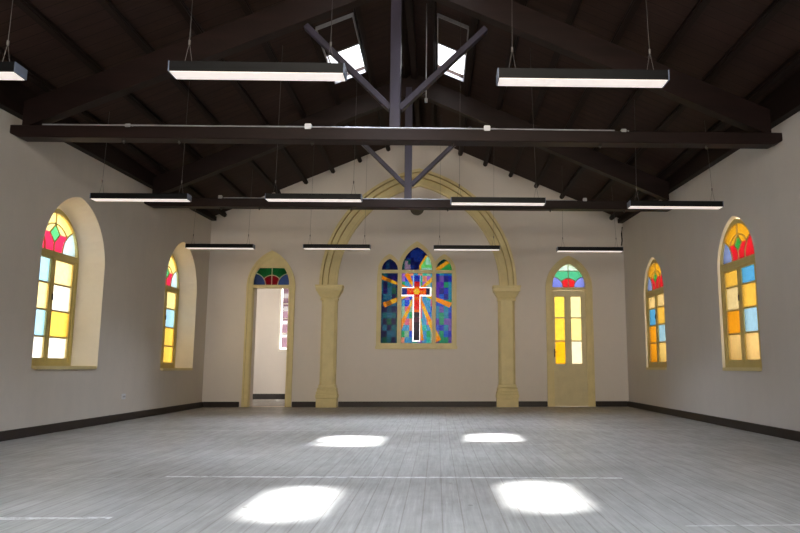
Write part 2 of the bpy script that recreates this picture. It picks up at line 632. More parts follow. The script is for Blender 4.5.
def skylight(sg, u0, u1, y0, y1, label):
    uc, yc = (u0 + u1) / 2, (y0 + y1) / 2
    base = Vector(roofpt(sg, uc, yc))
    t = thing('skylight', label, 'skylight', base, 'roof skylights')
    ya = y0 - 0.78
    bm = bmesh.new()
    def sbar(a, b, c, d, dz0, dz1):
        q = []
        for dz in (dz0, dz1):
            for u, y in ((a, c), (b, c), (b, d), (a, d)):
                q.append(Vector(roofpt(sg, u, y, dz)) - base)
        hexa(bm, q)
    e = 0.016
    sbar(u0 - e, u0, ya - e, y1 + e, -0.05, 0.0)
    sbar(u1, u1 + e, ya - e, y1 + e, -0.05, 0.0)
    sbar(u0, u1, ya - e, ya, -0.05, 0.0)
    sbar(u0, u1, y1, y1 + e, -0.05, 0.0)
    sbar(u0, u1, y0 - e, y0, -0.04, 0.0)
    finish('skylight_frame', bm, M_galv, t)  # pale metal carries the sunlit edge of the opening in its colour
    bm = bmesh.new()
    sbar(u0, u1, ya, y0 - e, -0.025, -0.002)
    finish('dark_panel', bm, M_boards, t)  # dark panel over the near part of the opening
    bm = bmesh.new()
    sbar(u0 - 0.03, u1 + 0.03, y0 - 0.03, y1 + 0.03, 0.062, 0.068)
    finish('pane', bm, M_clear, t)
    return t
skylight(-1, *LSKY[0], 'bright roof skylight left of the king post, behind the diagonal strut')
skylight(-1, *LSKY[1], 'left roof skylight nearer the viewer, above the frame, lighting the near left floor patch')
for k_, wd_ in ((2, 'above'), (3, 'behind')):
    skylight(-1, *LSKY[k_], 'left roof skylight %s the viewer, outside the photo' % wd_)
    skylight(1, *RSKY[k_], 'right roof skylight %s the viewer, outside the photo' % wd_)
skylight(1, *RSKY[0], 'bright roof skylight right of the king post, crossed by the diagonal strut')
skylight(1, *RSKY[1], 'right roof skylight nearer the viewer, above the frame, lighting the near right floor patch')

ORD = ['first', 'second', 'third', 'fourth', 'fifth', 'sixth', 'seventh', 'eighth']
def purlin(u, sg, label):
    bm = bmesh.new()
    ang = -sg * math.atan(SL)
    h, wd = 0.10, 0.085
    c, s = math.cos(ang), math.sin(ang)
    zc = ZD - SL * u - 0.058
    q = []
    for y in (YB, D + 0.02):
        for i, j in ((-1, -1), (1, -1), (1, 1), (-1, 1)):
            a, b = i * wd / 2, j * h / 2
            q.append((a * c - b * s, y, a * s + b * c))
    hexa(bm, q)
    bmesh.ops.bevel(bm, geom=[e for e in bm.edges], offset=0.018, segments=2, affect='EDGES')
    o = finish('purlin', bm, M_purlin, None, (sg * u, 0, zc))
    tag(o, label, 'roof beam', 'purlins running the length of the roof')
PU_L = (0.15, 0.655, 1.24, 1.79, 2.34, 2.89, 3.44, 3.97)
PU_R = (0.31, 0.86, 1.38, 1.91, 2.44, 2.97, 3.50, 4.0)
for i, u in enumerate(PU_L):
    purlin(u, -1, 'dark brown purlin on the left roof slope, %s out from the ridge' % ORD[i])
for i, u in enumerate(PU_R):
    purlin(u, 1, 'dark brown purlin on the right roof slope, %s out from the ridge' % ORD[i])
bm = bmesh.new()
bbox(bm, -0.05, 0.05, YB, D + 0.02, ZD - 0.19, ZD - 0.03, 0.01)
tag(finish('ridge_beam', bm, M_purlin), 'dark ridge beam along the very top of the roof', 'roof beam')

# ------------------------------------------------------------------ trusses
def truss(y, dz, label, xk=-0.09):
    t = thing('roof_truss', label, 'roof truss', (0, y, 3.235 + dz), 'timber roof trusses')
    bm = bmesh.new()
    # tie beam with chamfered ends
    hw, hh = 0.09, 0.135
    e = W + 0.02
    prof = [(-e, 0.05), (-e + 0.11, 0.0), (e - 0.11, 0.0), (e, 0.05), (e, hh), (-e, hh)]
    A = [bm.verts.new((x, -hw, z)) for x, z in prof]
    B_ = [bm.verts.new((x, hw, z)) for x, z in prof]
    bm.faces.new(A)
    bm.faces.new(B_[::-1])
    for i in range(6):
        j = (i + 1) % 6
        bm.faces.new((A[i], B_[i], B_[j], A[j]))
    bmesh.ops.bevel(bm, geom=list(bm.edges), offset=0.008, segments=1, affect='EDGES')
    finish('tie_beam', bm, M_beam, t)
    # principal rafters
    zb = (5.115 if dz == 0 else 5.165) - 3.235           # rafter underside at the centre, local
    for s in (-1, 1):
        bm = bmesh.new()
        q = []
        for yy in (-0.07, 0.07):
            q += [(s * 0.0, yy, zb), (s * 4.12, yy, zb - SL * 4.12), (s * 4.12, yy, zb - SL * 4.12 + 0.30), (0, yy, zb + 0.33)]
        hexa(bm, q)
        finish('rafter', bm, M_beam, t)
    bm = bmesh.new()
    bbox(bm, xk - 0.058, xk + 0.058, -0.075, 0.075, 0.13, zb + 0.10, 0.01)
    finish('king_post', bm, M_post, t)
    for s in (-1, 1):
        bm = bmesh.new()
        bar(bm, (xk + s * 0.05, 0, 0.39), (xk + s * 1.02, 0, 1.36), 0.09, 0.068)
        bmesh.ops.bevel(bm, geom=list(bm.edges), offset=0.006, segments=1, affect='EDGES')
        finish('strut', bm, M_post, t)
    for x in (-3.05, -2.45, -1.0, 0.0 + 0.55, 2.2, 3.4):
        bm = bmesh.new()
        tube(bm, [(x, 0, 0.002), (x, 0, -0.02)], 0.018, 8)
        tube(bm, [(x, 0, -0.02), (x, 0, -0.035)], 0.010, 8)
        finish('bolt', bm, M_metal, t)
    return t
truss(7.33, 0.0, 'near dark timber roof truss, its wide tie beam carrying a steel conduit')
truss(10.74, 0.05, 'dark timber roof truss farther back, its lower beam crossing in front of the arch')
truss(3.92, 0.0, 'dark timber roof truss above the viewer, out of the top of the photo')
truss(0.5, 0.0, 'dark timber roof truss behind the viewer')

# ------------------------------------------------------------------ conduit on the near tie beam
t = thing('cable_conduit', 'thin grey steel conduit with small boxes along the top of the near tie beam', 'conduit', (0, 7.26, 3.382))
bm = bmesh.new()
tube(bm, [(-3.9, 0, 0), (-1.2, 0, 0.004), (-0.2, 0, 0.0), (1.0, 0, 0.002), (2.35, 0, -0.002)], 0.0085, 8)
finish('pipe', bm, M_galv, t)
for x in (-1.035, 0.93):
    bm = bmesh.new()
    bbox(bm, x - 0.036, x + 0.036, -0.03, 0.03, -0.028, 0.034, 0.006)
    b = finish('junction_box', bm, M_plastic, t)
    b['label'] = 'pale square junction box'
for x in (-2.98, 2.45):
    bm = bmesh.new()
    bbox(bm, x - 0.03, x + 0.03, -0.025, 0.03, -0.03, 0.012, 0.005)
    bbox(bm, x + 0.04, x + 0.06, -0.02, 0.02, -0.03, -0.002, 0.004)
    finish('conduit_clamp', bm, M_galv, t)
t = thing('cable_conduit', 'thin conduit with a small box along the top of the far tie beam', 'conduit', (0, 10.67, 3.43))
bm = bmesh.new()
tube(bm, [(-3.0, 0, 0), (2.6, 0, 0)], 0.007, 8)
finish('pipe', bm, M_galv, t)
for x in (-3.05, 0.9, 1.05, 2.75):
    bm = bmesh.new()
    bbox(bm, x - 0.03, x + 0.03, -0.025, 0.025, -0.02, 0.035, 0.005)
    finish('junction_box', bm, M_galv, t)

# ------------------------------------------------------------------ linear pendant lights
def pendant(x, y, z, label, lean=(0.0, 0.0)):
    """z = underside; hung by two wires that fork above the housing"""
    t = thing('pendant_light', label, 'pendant light', (x, y, z), 'hanging linear lights')
    bm = bmesh.new()
    bbox(bm, -0.592, 0.592, -0.07, 0.07, 0.004, 0.076, 0.004)
    finish('housing', bm, M_black, t)
    bm = bmesh.new()
    box(bm, -0.588, 0.588, -0.064, 0.064, 0.0, 0.0042)
    finish('diffuser', bm, M_lamp, t)
    for s in (-1, 1):
        bm = bmesh.new()
        bbox(bm, min(s * .592, s * .600), max(s * .592, s * .600), -0.07, 0.07, 0.002, 0.077, 0.002)
        finish('end_cap', bm, M_cap, t)
    for i, s in enumerate((-1, 1)):
        xw = s * 0.49
        top = Vector((xw + lean[i], 0, ZD - SL * abs(x + xw + lean[i]) - 0.01 - z))
        for u_ in (PU_L if x + xw + lean[i] < 0 else PU_R):
            if abs(abs(x + xw + lean[i]) - u_) < 0.07:
                top.z = ZD - SL * u_ - 0.125 - z
        kn = Vector((xw, 0, 0.24))
        bm = bmesh.new()
        tube(bm, [top, top.lerp(kn, 0.5), kn], 0.002, 6)
        for dx in (-0.028, 0.028):
            tube(bm, [kn, (xw + dx, 0, 0.08)], 0.0018, 6)
        tube(bm, [kn + Vector((0, 0, 0.02)), kn - Vector((0, 0, 0.012))], 0.008, 8)
        for dx in (-0.028, 0.028):
            tube(bm, [(xw + dx, 0, 0.076), (xw + dx, 0, 0.09)], 0.007, 8)
        finish('suspension_wire', bm, M_wire, t)
    return t
rows = {
 1: (4.55, [(-3.075, 2.75, 'large hanging strip light in the top left corner, cut by the left edge'),
            (-0.855, 2.772, 'large hanging strip light at the top, left of the king post'),
            (1.40, 2.752, 'large hanging strip light at the top, right of the king post')]),
 2: (8.46, [(-3.318, 2.838, 'hanging strip light of the middle row, over the left wall windows'),
            (-1.167, 2.85, 'hanging strip light of the middle row, at the left shoulder of the arch'),
            (1.152, 2.82, 'hanging strip light of the middle row, at the right shoulder of the arch'),
            (3.42, 2.79, 'hanging strip light of the middle row, farthest right')]),
 3: (12.2, [(-3.497, 2.875, 'small hanging strip light of the far row, above left of the open doorway'),
            (-1.418, 2.878, 'small hanging strip light of the far row, left of the stained glass window top'),
            (0.914, 2.873, 'small hanging strip light of the far row, right of the stained glass window top'),
            (3.153, 2.855, 'small hanging strip light of the far row, above the closed cream door')]),
}
for r, (y, ls) in rows.items():
    for k, (x, z, lb) in enumerate(ls):
        pendant(x, y, z, lb, (0.02, -0.05 if x > 1 else 0.02))

# ------------------------------------------------------------------ fan light and window builders
YEL = (0.95, 0.62, 0.10); PALEY = (0.98, 0.80, 0.38); WHT = (0.95, 0.95, 0.92); ORG = (0.95, 0.42, 0.02)
BLU = (0.10, 0.45, 0.95); PBL = (0.36, 0.68, 1.0); RED = (0.85, 0.02, 0.05); GRN = (0.03, 0.42, 0.12); VIO = (0.30, 0.38, 0.95)
PINK = (0.95, 0.80, 0.85)

def fan_colour(a, blue, red, green, top, vg):
    def f(u, v):
        if math.hypot(abs(u) - a, v) < 0.66 * a:
            return blue
        if math.hypot(u, v) < 0.56 * a:
            return red
        if v < vg * a:
            return green
        return top
    return f

def side_fan_colour(a, blue, red, green, top):
    def f(u, v):
        if math.hypot(abs(u) - a, v) < 0.62 * a:
            return blue if u > 0 else red
        if abs(u) * 1.0 + abs(v - 0.44 * a) * 1.0 < 0.22 * a:
            return green
        if v < 0.47 * a:
            return red
        return top
    return f

def arc_line(cu, cv, r, a0, a1, n=10):
    return [(cu + r * math.cos(math.radians(a0 + (a1 - a0) * k / n)), cv + r * math.sin(math.radians(a0 + (a1 - a0) * k / n))) for k in range(n + 1)]

KG = {-1: 0.40, 1: 0.31}
KB = 0.155
def arch_window(idx, sg, yc, half, zb, zs, za, ztr0, ztr1, rows_, cols, fan, tpl, label, stile=0.05, fr=0.055, visible=True):
    """side wall window: thing frame with sashes and a fan of coloured glass. plane at t=tpl"""
    x = sg * (W + tpl)
    root = bpy.data.objects.new('window_%d' % idx, None)
    COL.objects.link(root)
    root.location = (x, yc, zb)
    struct(root)
    if label:
        root['label'] = label
        root['category'] = 'window'
    f3 = lambda u, v, t: (sg * t, u, v - zb)
    # fixed frame: arched ring + transom
    bm = bmesh.new()
    g = fr
    inner_low = [(-half + g, zb + g), (half - g, zb + g), (half - g, ztr0), (-half + g, ztr0)]
    aw = half - g
    fzs = max(zs, ztr1)
    fan_h = [(-aw, ztr1), (aw, ztr1)] + [(u, v) for u, v in arc_pts(0, aw, fzs + 0.001, za - g * 1.25)]
    plate(bm, arch_outline(0, half, zb, zs, za), [inner_low, fan_h], f3, -0.03, 0.045)
    finish('window_frame', bm, M_cream2, root)
    # sill
    bm = bmesh.new()
    dep = tpl + 0.03 if sg < 0 else tpl + 0.02
    xa, xb = sorted((-sg * dep, 0.02 * sg))
    bbox(bm, xa, xb, -half - (0.12 if sg < 0 else 0.0), half + (0.12 if sg < 0 else 0.0), -0.035, 0.008, 0.006)
    finish('window_sill', bm, M_cream, root)
    # two sashes
    z0, z1 = zb + g, ztr0
    k = 0
    for s in (-1, 1):
        ua, ub = (-aw, -0.004) if s < 0 else (0.004, aw)
        bm = bmesh.new()
        gs = [(ua + stile, z0 + 0.05), (ub - stile, z0 + 0.05), (ub - stile, z1 - 0.03), (ua + stile, z1 - 0.03)]
        plate(bm, [(ua, z0), (ub, z0), (ub, z1), (ua, z1)], [gs], f3, -0.018, 0.02)
        for zr in rows_:
            q = [f3(u, v, tt) for tt in (-0.012, 0.016) for u, v in ((ua + stile, zr - .011), (ub - stile, zr - .011), (ub - stile, zr + .011), (ua + stile, zr + .011))]
            hexa(bm, q)
        sash = finish('casement_sash', bm, M_cream2, root)
        cl = cols[0 if s < 0 else 1]
        rr = [z1] + list(rows_) + [z0]
        def colf(u, v):
            for i in range(len(rr) - 1):
                if v <= rr[i] and v > rr[i + 1]:
                    return cl[i]
            return cl[-1]
        grid_glass('glass', ua + stile - .01, ub - stile + .01, z0 + 0.045, z1 - 0.025, 0.02, lambda u, v: True, colf,
                   lambda u, v, t: (0, u, v - zb), sash, KG[sg])
        # small stay / catch
        bm = bmesh.new()
        uu = -0.03 * -s
        bbox(bm, *sorted((-sg * 0.018, -sg * 0.034)), s * 0.028 - 0.008, s * 0.028 + 0.008, 1.62 - zb, 1.70 - zb, 0.003)
        if s > 0:
            finish('window_catch', bm, M_metal, sash)
        else:
            bm.free()
    # fan light
    ztopg = za - g * 1.25
    fc = fan
    gl = grid_glass('fan_glass', -aw, aw, ztr1, ztopg, 0.012, lambda u, v: abs(u) < arch_half(v, aw, fzs, ztopg) + 0.012,
                    lambda u, v: fc(u, v - ztr1), lambda u, v, t: (0, u, v - zb), root, KG[sg])
    bm = bmesh.new()
    ff = lambda u, v, t: (-sg * 0.006, u, v - zb + ztr1)
    hh = ztopg - ztr1
    SLP(bm, [(0, 0.66 * aw), (0, hh)], 0.009, ff)
    for s in (-1, 1):
        pts = [p for p in arc_line(s * aw, 0, 0.62 * aw, 0 if s < 0 else 180, 100 if s < 0 else 80)]
        SLP(bm, pts, 0.010, ff)
        SLP(bm, [(0, 0.22 * aw), (s * 0.22 * aw, 0.44 * aw)], 0.009, ff)
        SLP(bm, [(s * 0.22 * aw, 0.44 * aw), (0, 0.66 * aw)], 0.009, ff)
        SLP(bm, arc_line(0, 0, 0.68 * aw, 90, 90 - s * 50, 8), 0.009, ff)
    SLP(bm, [(0, 0), (0, 0.22 * aw)], 0.009, ff)
    finish('fan_tracery', bm, M_cream2, root)
    return root

Lrows = (1.83, 1.49, 1.155)
Lbl = ['arched coloured glass window in a deep reveal, left wall, nearer the viewer',
       'arched coloured glass window in a deep reveal, left wall, farther away']
lfan = side_fan_colour(0.52, (0.55, 0.80, 1.0), (0.80, 0.03, 0.10), (0.10, 0.50, 0.20), (1.0, 0.80, 0.30))
LCOLS = [([PBL, PALEY, PBL, WHT], [PALEY, WHT, YEL, WHT]),
         ([WHT, PALEY, PBL, PALEY], [PALEY, PBL, YEL, YEL]),
         ([PBL, YEL, WHT, PBL], [YEL, WHT, PALEY, YEL]),
         ([YEL, PBL, YEL, WHT], [WHT, YEL, PBL, PALEY])]
wi = 1
for k, c in enumerate((LW[1], LW[0], LW[2], LW[3])):
    arch_window(wi, -1, c - 0.01, 0.585, 0.785 - (0.03 if k == 1 else 0), 2.13 + (0.05 if k == 1 else 0), 2.80 + (0.09 if k == 1 else 0), 2.165, 2.24, Lrows, LCOLS[k], lfan, 0.29,
                Lbl[k] if k < 2 else 'arched coloured glass window in the left wall outside the photo', fr=0.055)
    wi += 1
Rrows = (1.82, 1.515, 1.205)
Rbl = ['arched coloured glass window in the right wall, nearer the viewer', 'arched coloured glass window in the right wall, farther away']
rfan = side_fan_colour(0.46, (0.25, 0.38, 0.95), (0.80, 0.02, 0.04), (0.04, 0.40, 0.08), (0.95, 0.52, 0.03))
RCOLS = [([BLU, YEL, PBL, (0.9, .66, .28)], [YEL, (0.9, 0.78, 0.45), ORG, (0.9, .66, .28)]),
         ([(0.9, .72, .35), YEL, PBL, (0.95, .72, .25)], [(0.9, .72, .35), BLU, ORG, ORG]),
         ([YEL, PBL, YEL, BLU], [PBL, YEL, WHT, YEL]),
         ([PBL, YEL, BLU, YEL], [YEL, WHT, YEL, PBL])]
for k, c in enumerate((RW[1], RW[0], RW[2], RW[3])):
    arch_window(wi, 1, c - 0.01, 0.545, 0.765, 2.05, 2.69, 2.06, 2.15, Rrows, RCOLS[k], rfan, 0.055,
                Rbl[k] if k < 2 else 'arched coloured glass window in the right wall outside the photo', fr=0.055)
    wi += 1

# ------------------------------------------------------------------ stained glass window in the far wall
root = bpy.data.objects.new('window_%d' % wi, None)
COL.objects.link(root)
root.location = (0, D, 1.165)
struct(root, 'three-light stained glass window with a cross, centre of the far wall', 'window')
f3 = lambda u, v, t: (u, t, v - 1.165)
CWL = [(CW_C - 0.716, CW_C - 0.389, 2.74, 2.965), (CW_C - 0.308, CW_C + 0.309, 2.74, 3.215), (CW_C + 0.389, CW_C + 0.710, 2.74, 2.965)]
holes = []
ZT0, ZT1 = 2.67, 2.735
for a, b, zs, za in CWL:
    c, h = (a + b) / 2, (b - a) / 2
    holes.append([(a, 1.255), (b, 1.255), (b, ZT0), (a, ZT0)])
    holes.append([(a, ZT1), (b, ZT1)] + arc_pts(c, h, ZT1 + 0.002, za))
bm = bmesh.new()
plate(bm, cw_outline(), holes, f3, -0.035, 0.06)
finish('window_frame', bm, M_cream, root)
bm = bmesh.new()
n = 60
x0, x1 = CW_C - 0.805, CW_C + 0.805
xs = [x1 + (x0 - x1) * k / n for k in range(n + 1)]
def ol(g):
    pts = [(x1 - g, 1.165 + g)]
    for x in xs:
        xx = max(x0 + g, min(x1 - g, x))
        pts.append((xx, cw_top(x) - g * 1.3))
    return pts + [(x0 + g, 1.165 + g)]
ring(bm, ol(0.0), ol(0.028), f3, -0.052, -0.036)
finish('raised_moulding', bm, M_cream, root)
bm = bmesh.new()
bbox(bm, CW_C - 0.82, CW_C + 0.82, -0.06, 0.0, -0.03, 0.035, 0.008)
finish('window_sill', bm, M_cream, root)

CX, CZ = -0.035, 2.30
palL = [(0.02, 0.10, 0.28), (0.02, 0.22, 0.34), (0.10, 0.06, 0.32), (0.03, 0.30, 0.36), (0.10, 0.32, 0.45), (0.05, 0.05, 0.22), (0.02, 0.28, 0.22)]
palC = [(0.10, 0.25, 0.85), (0.10, 0.70, 0.65), (0.80, 0.35, 0.50), (0.20, 0.55, 0.80), (0.85, 0.50, 0.40), (0.10, 0.60, 0.35), (0.55, 0.35, 0.80), (0.50, 0.70, 0.60)]
palR = [(0.08, 0.12, 0.65), (0.06, 0.28, 0.75), (0.25, 0.10, 0.60), (0.08, 0.45, 0.62), (0.35, 0.25, 0.60), (0.06, 0.50, 0.35), (0.10, 0.10, 0.45)]
def hsh(i, j, k=0):
    r = random.Random(i * 7919 + j * 104729 + k * 31)
    return r.random()
RAYS = [(math.radians(a), w_, L) for a, w_, L in ((203, 0.055, 0.72), (246, 0.045, 0.85), (294, 0.06, 1.1), (338, 0.055, 0.75), (158, 0.04, 0.8), (120, 0.05, 0.42), (38, 0.045, 0.45), (277, 0.03, 1.0))]
def cross_colour(u, v):
    # the cross
    inv = (-0.112 <= u <= 0.044 and 1.285 <= v <= 2.635)
    inh = (-0.351 <= u <= 0.262 and 2.205 <= v <= 2.388)
    if inv or inh:
        e = 0.020
        iv = (-0.112 + e <= u <= 0.044 - e and 1.285 + e <= v <= 2.635)
        ih = (-0.351 + e <= u <= 0.262 - e and 2.205 + e <= v <= 2.388 - e)
        if not (iv or ih):
            return (2.9, 2.9, 3.1) if v < 2.40 else (0.5, 0.8, 1.3)
        dx, dz = u - CX, v - 2.297
        r = math.hypot(dx, dz)
        if r < 0.06:
            return (0.98, 0.75, 0.12)
        if ih and not iv:
            if dx < -0.20: return (0.05, 0.12, 0.45)
            if dx > 0.19: return (0.03, 0.03, 0.20)
            return (0.90, 0.12, 0.03) if hsh(int(u * 22), int(v * 22)) > 0.4 else (0.92, 0.35, 0.05)
        if dz > 0.10:
            return (0.75, 0.04, 0.08) if dz < 0.2 else (0.10, 0.14, 0.60)
        if dz < -0.42:
            return (0.06, 0.02, 0.12) if hsh(0, int(v * 9)) > 0.25 else (0.20, 0.03, 0.15)
        return (0.85, 0.06, 0.03) if hsh(1, int(v * 16)) > 0.35 else (0.90, 0.35, 0.05)
    dx, dz = u - CX, v - CZ
    r = math.hypot(dx, dz)
    an = math.atan2(dz, dx) % (2 * math.pi)
    if v > ZT0:
        if u < -0.4:
            return (0.03, 0.06, 0.24) if hsh(int(u * 12), int(v * 12)) > 0.4 else (0.05, 0.16, 0.30)
        if u > 0.35:
            d = (v - 2.74) - (u - 0.36) * 0.7
            return (0.85, 0.55, 0.10) if abs(d) < 0.045 else ((0.15, 0.55, 0.25) if d < 0 else (0.02, 0.16, 0.16))
        if u > 0.06 and v < 3.02 and (v - 2.74) < (u - 0.0) * 1.6:
            return (0.35, 0.80, 0.40) if hsh(int(u * 14), int(v * 14)) > 0.3 else (0.55, 0.85, 0.75)
        if u > 0.02 and v < 3.05 and (v - 2.74) < (u + 0.04) * 1.7:
            return (0.85, 0.60, 0.10)
        if u < -0.17 and v < 2.95:
            return (0.45, 0.38, 0.50) if hsh(int(u * 14), int(v * 14)) > 0.6 else (0.06, 0.22, 0.22)
        return (0.03, 0.05, 0.22) if hsh(int(u * 12), int(v * 12)) > 0.35 else (0.06, 0.12, 0.38)
    for a, w_, L in RAYS:
        da = (an - a + math.pi) % (2 * math.pi) - math.pi
        if abs(da) < 1 and 0.10 < r < L and abs(da) * r < w_ * (0.35 + 0.65 * r / L):
            hot = (0.95, 0.50, 0.04) if hsh(int(r * 9), int(a * 10)) > 0.35 else (0.95, 0.68, 0.12)
            return hot if u > -0.4 or hsh(int(r * 9), 3) > 0.4 else (0.55, 0.32, 0.06)
    i, j = int((u + 3) / 0.088), int(v / 0.125)
    h = hsh(i, j, 5)
    if u < -0.40:
        return palL[int(h * len(palL))]
    if u > 0.34:
        c = palR[int(h * len(palR))]
        return c
    return palC[int(h * len(palC))]
def deep_colour(u, v):
    c = cross_colour(u, v)
    k = 0.75 if u < -0.4 else 1.0
    return tuple(k * 1.12 * x ** (1.0 if x > 1 else 1.85) for x in c)
for a, b, zs, za in CWL:
    c, h = (a + b) / 2, (b - a) / 2
    grid_glass('stained_glass', a - .01, b + .01, 1.245, za, 0.013,
               lambda u, v: v < ZT1 or abs(u - c) < arch_half(v, h, ZT1, za) + 0.012, deep_colour,
               lambda u, v, t: (u, 0.02, v - 1.165), root, KB)
bm = bmesh.new()
for u, v0, v1 in ((-0.112, 1.285, 2.205), (0.044, 1.285, 2.205), (-0.112, 2.388, 2.62), (0.044, 2.388, 2.62)):
    box(bm, u - 0.0045, u + 0.0045, 0.008, 0.02, v0 - 1.165, v1 - 1.165)
for v in (1.285,):
    box(bm, -0.112, 0.044, 0.008, 0.02, v - 1.17, v - 1.161)
finish('cross_leading', bm, mat_paint('white_leading', (0.85, 0.85, 0.85), 0.5, 0.03), root)
wi += 1

# ------------------------------------------------------------------ doorways in the far wall
def door_case(n, c, half, za, g, a_fan, ztr0, ztr1, fzs, fza, flat, fc, label):
    """arched casing with a fan light over a transom"""
    root = bpy.data.objects.new('door_%d' % n, None)
    COL.objects.link(root)
    root.location = (c, D, 0)
    struct(root, label, 'door')
    f3 = lambda u, v, t: (u, t, v)
    bm = bmesh.new()
    fan_h = [(-a_fan, ztr1), (a_fan, ztr1)]
    if flat:
        pts = [(u, v) for u, v in arc_pts(0, a_fan, fzs, fza) if v < flat]
        r = [p for p in pts if p[0] > 0]
        l = [p for p in pts if p[0] < 0]
        hw = arch_half(flat, a_fan, fzs, fza)
        fan_h += r + [(hw, flat), (-hw, flat)] + l
    else:
        fan_h += arc_pts(0, a_fan, fzs, fza)
    outer = [(-half, 0.001), (-a_fan, 0.001), (-a_fan, ztr0), (a_fan, ztr0), (a_fan, 0.001), (half, 0.001)] + arc_pts(0, half, 2.38, za)
    plate(bm, outer, [fan_h], f3, -0.03, 0.10)
    finish('door_frame', bm, M_cream, root)
    bm = bmesh.new()
    def path(h_, z_):
        return [(h_, 0.001)] + arc_pts(0, h_, 2.38, z_) + [(-h_, 0.001)]
    ring(bm, path(half, za), path(half - 0.035, za - 0.045), f3, -0.055, -0.03)
    ring(bm, path(a_fan + 0.035, za - (half - a_fan - 0.035) * 1.25), path(a_fan + 0.012, za - (half - a_fan - 0.012) * 1.25), f3, -0.045, -0.03)
    finish('architrave', bm, M_cream, root)
    bm = bmesh.new()
    bbox(bm, -a_fan, a_fan, -0.045, -0.02, ztr0, ztr0 + 0.045, 0.006)
    finish('transom_moulding', bm, M_cream, root)
    top = flat if flat else fza
    grid_glass('fan_glass', -a_fan, a_fan, ztr1, top, 0.011, lambda u, v: abs(u) < arch_half(v, a_fan, fzs, fza) + 0.01,
               lambda u, v: fc(u, v - ztr1), lambda u, v, t: (u, 0.02, v), root, KB * (3.2 if flat else 1.9))
    bm = bmesh.new()
    ff = lambda u, v, t: (u, 0.012, v + ztr1)
    SLP(bm, [(0, 0), (0, top - ztr1)], 0.010, ff)
    for s in (-1, 1):
        SLP(bm, arc_line(s * a_fan, 0, 0.66 * a_fan, 0 if s < 0 else 180, 88 if s < 0 else 92), 0.010, ff)
    SLP(bm, arc_line(0, 0, 0.56 * a_fan, 38, 142), 0.010, ff)
    if not flat:
        SLP(bm, [(-a_fan * 0.75, 1.02 * a_fan), (a_fan * 0.75, 1.02 * a_fan)], 0.009, ff)
    finish('fan_tracery', bm, M_lead, root)
    return root

d1 = door_case(1, LD_C, 0.483, 3.12, 0.13, 0.36, 2.36, 2.42, 2.45, 2.93, 2.766,
               fan_colour(0.36, (0.12, 0.24, 0.75), (0.55, 0.01, 0.03), (0.02, 0.30, 0.08), (0.02, 0.3, 0.08), 2),
               'open doorway with a pointed fan light, left side of the far wall')
d2 = door_case(2, RD_C, 0.475, 3.04, 0.13, 0.335, 2.33, 2.39, 2.42, 2.875, None,
               fan_colour(0.335, (0.22, 0.28, 0.90), (0.75, 0.02, 0.03), (0.08, 0.50, 0.28), (0.60, 0.85, 0.80), 1.02),
               'closed cream panelled door with yellow glass panes, right side of the far wall')

# closed leaf of the right door
f3 = lambda u, v, t: (u, t, v)
L0, L1 = -0.332, 0.332
leaf = bmesh.new()
gl_cols = ((-0.305 + 0.01, -0.095), (0.035, 0.243))
holes = []
plate(leaf, [(L0, 0.006), (L1, 0.006), (L1, 2.325), (L0, 2.325)],
      [[(a, 0.845), (b, 0.845), (b, 2.20), (a, 2.20)] for a, b in gl_cols], f3, 0.0, 0.045)
lo = finish('door_leaf', leaf, M_door, d2)
for k, (a, b) in enumerate(gl_cols):
    cols3 = ([(0.95, 0.70, 0.10), (0.95, 0.62, 0.06), (0.90, 0.45, 0.01)], [(0.98, 0.88, 0.42), (0.97, 0.80, 0.30), (0.90, 0.84, 0.58)])[k]
    grid_glass('glass', a - 0.005, b + 0.005, 0.84, 2.205, 0.03, lambda u, v: True,
               lambda u, v: cols3[0] if v > 1.77 else (cols3[1] if v > 1.30 else cols3[2]),
               lambda u, v, t: (u, 0.022, v), lo, KB * 2.2)
bm = bmesh.new()
for a, b in gl_cols:
    for z in (1.77, 1.30):
        box(bm, a, b, 0.004, 0.03, z - 0.012, z + 0.012)
finish('glazing_bar', bm, M_door, lo)
for (a, b, z0, z1) in ((-0.285, 0.27, 0.60, 0.72), (-0.285, 0.27, 0.46, 0.55), (-0.285, -0.03, 0.07, 0.40), (0.01, 0.27, 0.07, 0.40)):
    bm = bmesh.new()
    plate(bm, [(a, z0), (b, z0), (b, z1), (a, z1)], [[(a + .02, z0 + .02), (b - .02, z0 + .02), (b - .02, z1 - .02), (a + .02, z1 - .02)]], f3, -0.020, 0.001)
    bbox(bm, a + 0.045, b - 0.045, -0.014, 0.001, z0 + 0.035, z1 - 0.035, 0.004)
    finish('raised_panel', bm, M_door, lo)
bm = bmesh.new()
bbox(bm, -0.325, -0.300, -0.012, 0.0, 0.98, 1.14, 0.003)
tube(bm, [(-0.312, 0, 1.08), (-0.312, -0.045, 1.08), (-0.26, -0.05, 1.08)], 0.008, 8)
h = finish('door_handle', bm, M_metal, lo)
h['label'] = 'dark metal lever handle'
for z in (0.35, 1.2, 2.0):
    bm = bmesh.new()
    tube(bm, [(0.334, -0.006, z - 0.04), (0.334, -0.006, z + 0.04)], 0.008, 8)
    finish('hinge', bm, M_door, lo)

